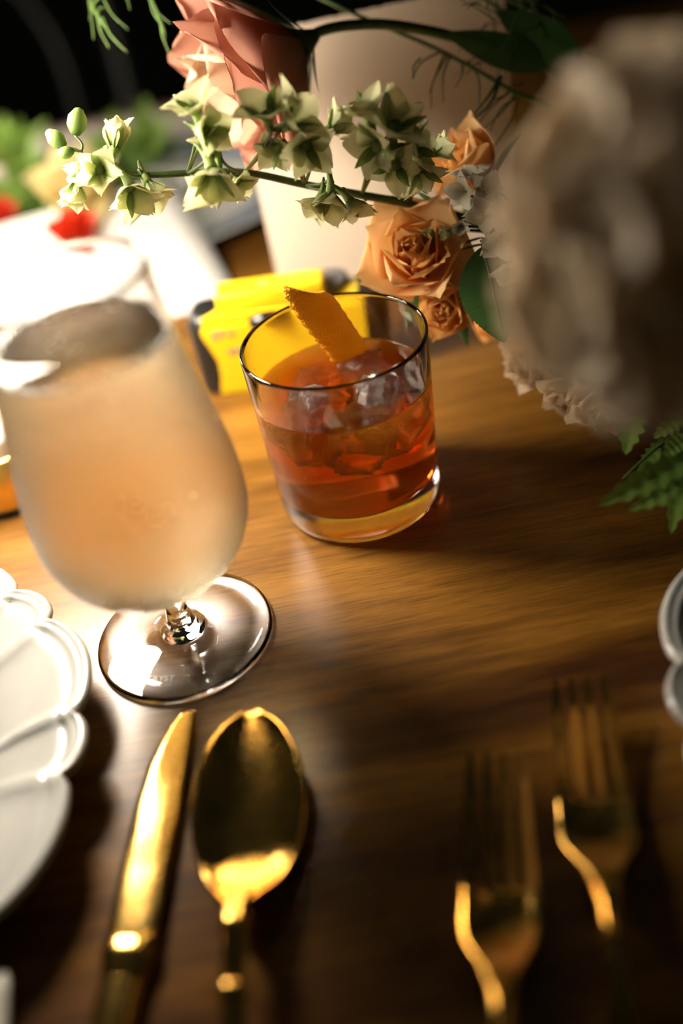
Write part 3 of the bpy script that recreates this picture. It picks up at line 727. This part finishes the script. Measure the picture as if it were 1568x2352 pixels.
#  (x, y, depth, length mm, direction, openness, stem point index)
florets = [(262, 350, .450, 19, (.12, -1, -.1), .35, 8), (176, 418, .447, 17, (-.18, 1, -.15), .45, 9), (232, 388, .440, 17, (.0, .5, -.9), .9, 8), (300, 425, .443, 22, (.35, 1, -.35), .75, 7), (335, 415, .452, 20, (.5, .8, .1), .6, 7), (212, 395, .452, 15, (-.8, -.1, .3), .5, 9),
           (455, 262, .415, 20, (-.35, -.55, -.6), 1.0, 6), (470, 300, .420, 17, (.5, .2, -.6), .9, 6), (488, 385, .425, 24, (.05, 1, -.35), .75, 6), (500, 350, .430, 18, (-.4, -.6, -.3), .8, 5), (540, 415, .440, 14, (.6, .5, -.3), .8, 5),
           (615, 275, .412, 22, (-.1, -.5, -.7), 1.0, 5), (660, 290, .415, 22, (.7, -.3, -.6), .9, 5), (700, 330, .425, 20, (.4, .5, -.6), 1.0, 4), (755, 300, .428, 18, (.6, -.5, .1), .8, 4), (640, 335, .43, 16, (-.5, .6, -.5), .9, 4),
           (760, 440, .450, 19, (-.1, 1, -.2), .8, 4), (735, 455, .455, 16, (-.6, .8, .1), .7, 4), (800, 455, .455, 17, (.5, .9, .0), .7, 3),
           (850, 270, .420, 22, (-.3, -.7, -.5), .9, 3), (900, 295, .422, 24, (.3, -.3, -.8), 1.0, 3), (870, 330, .425, 22, (-.5, .5, -.6), 1.0, 3), (940, 335, .432, 22, (.8, .1, -.4), .9, 2), (960, 385, .445, 20, (.3, .8, -.4), .9, 2), (905, 375, .435, 20, (.0, .6, -.8), 1.0, 2), (990, 350, .455, 16, (.8, -.4, .1), .7, 2)]
inv = lk.matrix_world.inverted()
for i, (x, y, d, mm, dr, op, si) in enumerate(florets):
    p = at(x, y, d); ax_ = pdir(*dr)
    me = floret_mesh(500 + i, mm * (.00080 if i < 19 else .00068), op, 5)
    fo = obj('floret', me, P_LARK, lk, inv @ frame(p, ax_, twist=rnd.uniform(0, 6))); bpy.context.view_layer.update()
    obj('spur', mesh('spur', *tube(smoothpath([(0, 0, .10 * mm * .001), (0, -.1 * mm * .001, -.22 * mm * .001), (0, -.35 * mm * .001, -.55 * mm * .001)], 3), .14 * mm * .001, .03 * mm * .001, 7)), P_BUD, fo)
    for k in range(3): obj('sepal', mesh('sepal', *leafshape(mm * .00060, mm * .00022, 0, 0, .3, .3, k)), P_BUD, fo, Matrix.Rotation(k * 2.1 + i, 4, 'Z') @ Matrix.Translation((0, mm * .00007, 0)) @ Matrix.Rotation(-.5 * op - .15, 4, 'X'))
    sp_ = LPT[si]; q = p - ax_ * mm * .0003
    i2 = fo.matrix_world.inverted()
    obj('pedicel', mesh('pedicel', *tube([i2 @ v for v in smoothpath([sp_, sp_.lerp(q, .55) + UP * -.001, q, p], 4)], .0008, .0007, 6)), G_STEM, fo)
for i, (x, y, d, mm, dr) in enumerate([(172, 312, .450, 13, (.15, -1, 0)), (150, 338, .450, 11, (-.7, -.6, -.1)), (170, 345, .448, 8, (-1, .3, 0))]):
    p = at(x, y, d)
    me = mesh('bud', *lathe([(0, 0), (.16 * mm * .001, .05 * mm * .001), (.34 * mm * .001, .35 * mm * .001), (.33 * mm * .001, .65 * mm * .001), (.15 * mm * .001, .93 * mm * .001), (0, mm * .001)], 14))
    bo = obj('bud', me, P_BUD, lk, inv @ frame(p, pdir(*dr))); bpy.context.view_layer.update()
    i2 = bo.matrix_world.inverted(); obj('pedicel', mesh('pedicel', *tube([i2 @ v for v in smoothpath([LPT[-1], LPT[-1].lerp(p, .5) + RT * .002, p], 4)], .0007, .0006, 6)), G_STEM, bo)
# little bracts along the stem
for i, (x, y, d, mm, dr) in enumerate([(930, 470, .484, 14, (-.95, .05, 0)), (975, 500, .486, 22, (-1, .02, 0)), (1000, 470, .486, 12, (-.8, -.6, 0)), (860, 452, .478, 10, (-.9, .3, 0)), (1110, 545, .47, 15, (-1, .2, .0)), (1115, 560, .468, 14, (-1, .12, 0))]):
    obj('bract', mesh('bract', *leafshape(mm * .001, .0028, 0, 0, .3, .3, i)), G_DARK, lk, inv @ frame(at(x, y, d), pdir(*dr)))

# ------------------------------------------------------------------ white ruffled stock blossoms beside the peach roses
sk = thing('white_stock', 'ruffled white stock blossoms in front of the highest peach rose', 'flower', M=Matrix.Translation(at(1150, 560, .47))); bpy.context.view_layer.update()
inv = sk.matrix_world.inverted()
for i, (x, y, d, mm, dr, op) in enumerate([(1085, 410, .460, 15, (-.2, -.6, -.6), 1.1), (1070, 440, .458, 14, (-.7, .3, -.6), 1.1), (1110, 440, .455, 14, (.3, .2, -.9), 1.2), (1120, 490, .452, 16, (-.4, .3, -.8), 1.1), (1150, 500, .448, 16, (.2, -.3, -.9), 1.2), (1145, 550, .450, 15, (-.3, .8, -.5), 1.0), (1040, 530, .462, 10, (-.9, .3, -.1), .5), (1060, 520, .460, 9, (-.3, .4, -.8), .6), (1165, 610, .448, 15, (.0, .9, -.4), .9), (1000, 530, .47, 12, (-.8, .5, -.2), .4)]):
    p = at(x, y, d); fo = obj('floret', floret_mesh(700 + i, mm * .00072, op, 5), P_STOCK if i not in (6, 9) else P_LARK, sk, inv @ frame(p, pdir(*dr), twist=i)); bpy.context.view_layer.update()
    i2 = fo.matrix_world.inverted(); a = at(1180, 540, .485)
    obj('pedicel', mesh('pedicel', *tube([i2 @ v for v in smoothpath([a, a.lerp(p, .6) + UP * .001, p], 4)], .0008, .0006, 6)), G_STEM, fo)
stem_to('stem', [at(1180, 540, .485), at(1230, 540, .50), VM + Vector((-.01, -.01, .01)), VM + Vector((0, 0, -.03))], .0018, .002, G_STEM, sk)

# ------------------------------------------------------------------ pink lisianthus hanging its head
cb = at(706, 92, .500)                      # where the calyx meets the stem
axd = pdir(-.80, .60, -.16)
li = thing('pink_lisianthus', 'drooping pink lisianthus seen from behind its green calyx', 'flower', M=frame(cb, axd, pdir(.56, .8, 0))); bpy.context.view_layer.update()
rr = random.Random(4)
for ring, (n, L, W, a0, a1, curl, mt) in enumerate([(5, .070, .040, .84, -.26, .30, P_PINK), (5, .072, .036, .62, -.16, .10, P_PINK), (5, .066, .028, .38, -.1, .1, P_PINKI)]):
    for k in range(n):
        th_ = k * 2 * PI / n + ring * .6 + rr.uniform(-.12, .12)
        me = mesh('petal', *petal(L * rr.uniform(.94, 1.06), W, a0 + rr.uniform(-.06, .06), a1, curl * rr.uniform(.6, 1.5), .50, .035, 900 + ring * 10 + k, 13, 15, .68, 2.2, pinch=.9))
        obj('petal', me, mt, li, Matrix.Rotation(th_, 4, 'Z') @ Matrix.Translation((0, .0035 - ring * .0008, .002)))
obj('calyx', mesh('calyx', *lathe([(0, -.007), (.0028, -.006), (.0052, -.001), (.0080, .004), (.0125, .0095), (.0118, .0100), (.006, .006), (0, .003)], 20)), G_STEM, li)
for k in range(5):
    a = k * 2 * PI / 5 + .25
    obj('sepal', mesh('sepal', *leafshape(.038, .0052, 0, 0, .3, .2, k)), G_DARK, li, Matrix.Rotation(a, 4, 'Z') @ Matrix.Translation((0, .0068, .0005)) @ Matrix.Rotation(-.92, 4, 'X'))
stem_pts = [cb, at(735, 72, .500), at(790, 60, .501), at(880, 56, .504), at(990, 72, .508), at(1090, 98, .515), at(1240, 140, .52), at(1340, 230, .535), VM + Vector((.0, .01, .05)), VM + Vector((0, .01, -.03))]
stem_to('stem', stem_pts, .0026, .0026, G_STEM, li, 7, 10)
bpy.context.view_layer.update()
inv = li.matrix_world.inverted()
obj('leaf', mesh('leaf', *leafshape(.056, .0165, 0, 0, .2, -.10, 2, 25)), G_DARK, li, inv @ frame(at(1262, 150, .505), pdir(-1, -.30, .0), pdir(.2, -1, -.35)))
obj('leaf', mesh('leaf', *leafshape(.050, .020, 0, 0, .2, .12, 2, 25)), G_DARK, li, inv @ frame(at(1330, 140, .50), pdir(-.8, -.55, .1), pdir(.55, -.8, -.3)))

# ------------------------------------------------------------------ leafy filler around the bowl
def filler(label, seed, n, spread, lo, hi, mat):
    t = thing('leafy_filler', label, 'foliage', M=Matrix.Translation(VM + Vector((0, 0, -.01)))); bpy.context.view_layer.update()
    rr = random.Random(seed); lv = [mesh('leaf', *leafshape(.040 + .008 * k, .020, 10, .06, .15, .25, k, 41)) for k in range(3)]
    for k in range(n):
        a = rr.uniform(0, 2 * PI); e = rr.uniform(lo, hi); d = Vector((math.cos(a) * math.cos(e), math.sin(a) * math.cos(e), math.sin(e)))
        L = rr.uniform(.4, 1.) * spread
        if d.x < -.2: L *= .45
        p = d * L
        l = obj('leaf', lv[k % 3], mat, t, frame(p, (d + Vector((rr.uniform(-.5, .5), rr.uniform(-.5, .5), rr.uniform(-.4, .3)))), twist=rr.uniform(0, 6)))
        if k % 3 == 0: obj('stem', mesh('stem', *tube(smoothpath([(0, 0, -.02), d * L * .5 + Vector((0, 0, .004)), p], 4), .0013, .0009, 6)), G_STEM, t)
filler('broad green leaves filling the flower bowl behind the hydrangea', 61, 54, .055, .15, 1.45, G_DARK)
for i, (dx, dy, dz, R) in enumerate([(.030, -.030, .075, .026), (.045, .020, .070, .026), (.010, .035, .085, .024)]):
    rose(VM + Vector((dx, dy, dz - .03)), Vector((dx * 1.2, dy * 1.2, .06)), R, ['pale rose rising from the bowl on the hydrangea side', 'pale rose leaning outward over the rim of the flower bowl', 'pale rose at the back of the flower bowl near the beige card'][i], (P_BLUSH, P_HYD), 16, .9, 70 + i, True, 'pale roses in the flower bowl', 'garden_rose')

# ------------------------------------------------------------------ thread-leaved foliage sprigs
def threads(name, label, path, spots, r0, r1, seed, extra=()):
    P = [at(*p) for p in path]
    t = thing(name, label, 'foliage', M=Matrix.Translation(P[0]), group='thread-leaved sprigs'); bpy.context.view_layer.update()
    stem_to('stem', list(extra) + P, r0, r1, G_THREAD, t, 6, 8)
    inv = t.matrix_world.inverted(); rr = random.Random(seed)
    for (x, y, d, x2, y2, dd, rad) in spots:
        a = at(x, y, d); b = at(x2, y2, d + dd); mid = a.lerp(b, .5) + pdir(rr.uniform(-1, 1), rr.uniform(-1, .3)) * (b - a).length * .10
        n = mesh('leaflet', *tube([inv @ v for v in smoothpath([a, mid, b], 6)], rad, rad * .35, 6)); obj('leaflet', n, G_THREAD, t)
TS = [(965, 135, 950, 180), (1010, 120, 945, 182), (1020, 125, 985, 215), (1030, 125, 990, 250), (1035, 130, 1018, 235), (1060, 145, 1045, 200), (1075, 140, 1100, 240), (1100, 145, 1070, 172), (1150, 175, 1068, 288), (1145, 180, 1078, 275), (1165, 215, 1085, 300), (1180, 220, 1100, 305), (1185, 225, 1125, 300), (1190, 225, 1120, 355), (1170, 205, 1128, 230), (1200, 190, 1168, 195)]
threads('thread_leaf_sprig', 'fine thread-leaved green sprig crossing in front of the beige card', [(1215, 225, .505), (1180, 212, .505), (1090, 160, .508), (1000, 112, .512), (900, 68, .518), (800, 26, .525), (720, -12, .53)],
        [(x, y, .506, x2, y2, -.012, .0006 if i not in (8, 9) else .0011) for i, (x, y, x2, y2) in enumerate(TS)], .0016, .0010, 3, [VM + Vector((0, .02, -.03)), VM + Vector((0, .02, .04)), at(1290, 250, .51)])
rr = random.Random(11); sp2 = []
for k in range(46):
    x = rr.uniform(1100, 1300); y = rr.uniform(-30, 120); a = rr.uniform(1.6, 4.9); l = rr.uniform(40, 120)
    sp2.append((x, y, rr.uniform(.50, .54), x + l * math.cos(a), y + l * math.sin(a), rr.uniform(-.02, .02), .0005))
threads('thread_leaf_sprig', 'bushy dark thread-leaved sprig above the long leaf of the lisianthus', [(1340, 120, .52), (1270, 80, .52), (1180, 40, .52), (1100, -10, .52)], sp2, .0016, .001, 5, [VM + Vector((.01, .02, -.03)), VM + Vector((.01, .02, .05))])
sp3 = [(205, -10, .52, 205, 45, 0, .0007), (205, 0, .52, 215, 90, 0, .0006), (215, 15, .52, 245, 60, 0, .0008), (225, 25, .52, 250, 110, 0, .0008), (235, 40, .52, 292, 120, 0, .0008), (240, 0, .52, 295, 68, 0, .0006), (280, -20, .52, 298, 22, 0, .0006), (225, 20, .52, 240, 18, 0, .0005)]
threads('thread_leaf_sprig', 'thread-leaved sprig drooping over the dark background far from the roses', [(330, -40, .52), (270, -30, .52), (215, 10, .52), (240, 60, .52)], sp3, .0010, .0008, 6, [at(760, -60, .53), at(520, -90, .525)])
sp4 = [(345, -5, .51, 372, 58, 0, .0007), (352, 10, .51, 392, 55, 0, .0006), (370, 50, .51, 388, 122, 0, .0008), (400, -10, .51, 420, 10, 0, .0005), (365, 40, .51, 380, 85, 0, .0006)]
threads('thread_leaf_sprig', 'thread-leaved sprig touching the edge of the pink lisianthus petals', [(420, -60, .51), (350, -20, .51), (362, 30, .51), (378, 75, .51)], sp4, .0009, .0007, 8, [at(800, -80, .525), at(600, -110, .515)])

# ------------------------------------------------------------------ fern frond low on the right
fr = thing('fern_frond', 'toothed green fern frond hanging over the table edge of the arrangement', 'foliage', M=Matrix.Translation(at(1568, 985, .43))); bpy.context.view_layer.update()
stem_to('rachis', [VM + Vector((.03, -.01, -.03)), VM + Vector((.02, -.06, .03)), at(1640, 900, .45), at(1568, 985, .43), at(1500, 1035, .425), at(1430, 1100, .42)], .0013, .0005, G_STEM, fr)
inv = fr.matrix_world.inverted()
for i, (x, y, d, x2, y2, dd, w_, fac) in enumerate([(1462, 900, .425, 1436, 1046, -.004, 72, (.9, .1, -.25)), (1470, 905, .424, 1476, 960, 0, 36, (.9, .1, -.3)), (1575, 948, .428, 1500, 1008, .002, 48, (.5, .6, -.3)), (1530, 1010, .425, 1462, 1090, .004, 46, (.7, .6, -.2)), (1600, 1040, .400, 1372, 1165, -.006, 74, (.45, .8, -.3)), (1610, 1090, .398, 1440, 1175, .0, 60, (.45, .8, -.3)), (1570, 1060, .418, 1540, 1228, -.006, 56, (.9, .2, -.25)), (1590, 1000, .42, 1520, 1050, 0, 60, (.6, .7, -.3)), (1600, 1110, .41, 1500, 1140, 0, 50, (.5, .8, -.3))]):
    a = at(x, y, d); b = at(x2, y2, d + dd); L = (b - a).length
    obj('leaflet', mesh('leaflet', *leafshape(L, w_ / FPX * d * 1.05, 6, .34, .18, .08, i, 43, True)), G_FERN, fr, inv @ frame(a, b - a, pdir(*fac)))

# ------------------------------------------------------------------ blurred blooms on the far side of the table
def far_bloom(x, y, z, R, mat, label, seed):
    c = on(x, y, z)
    t = thing('garden_bloom', label, 'flower', M=frame(c - Vector((0, 0, R * .5)), Vector((.05, -.5, 1)))); bpy.context.view_layer.update()
    for i in range(14):
        s = i / 13
        obj('petal', mesh('petal', *petal(R * 1.1, R * (.34 + .4 * s), .1 + .9 * s, -.2, .3 + .8 * s, .8, .04, seed * 50 + i, 7, 7)), mat, t, Matrix.Rotation(i * 2.39996, 4, 'Z') @ Matrix.Translation((0, R * .15 * s, 0)))
    stem_to('stem', [c - Vector((0, 0, R * .5)), Vector((c.x + .01, c.y + .02, .003))], .002, .002, G_STEM, t)
far_bloom(170, 410, .060, .040, P_YEL, 'cream yellow bloom in the far flowers behind the larkspur', 1)
far_bloom(168, 520, .045, .022, P_RED, 'bright red bloom lying in front of the far greenery', 2)
far_bloom(-5, 490, .040, .020, P_RED, 'deep red bloom at the far end of the greenery', 3)
far_bloom(5, 405, .04, .018, P_STOCK, 'small white bloom beside the cream yellow one', 4)
def bush(x, y, R, n, label, seed):
    c = on(x, y, 0); rr = random.Random(seed)
    t = thing('greenery_clump', label, 'foliage', loc=c, group='far greenery'); bpy.context.view_layer.update()
    lv = [mesh('leaf', *leafshape(R * .9, R * .34, 0, 0, .2, .3, k)) for k in range(2)]
    for k in range(n):
        a = rr.uniform(0, 2 * PI); e = rr.uniform(.15, 1.4)
        d = Vector((math.cos(a) * math.cos(e), math.sin(a) * math.cos(e), math.sin(e)))
        obj('leaf', lv[k % 2], G_FERN, t, frame(d * R * rr.uniform(.1, .6) + Vector((0, 0, .003)), d, twist=rr.uniform(0, 6)))
for i, (x, y, R, n, lb) in enumerate([(110, 505, .05, 34, 'leafy greenery under the cream yellow bloom'), (280, 480, .045, 30, 'leafy greenery between the red bloom and the blue-banded plate'), (20, 430, .05, 30, 'leafy greenery around the small white bloom'), (330, 400, .045, 24, 'dark greenery beyond the blue-banded plate'), (40, 545, .03, 16, 'low greenery next to the deep red bloom')]):
    bush(x, y, R, n, lb, 40 + i)
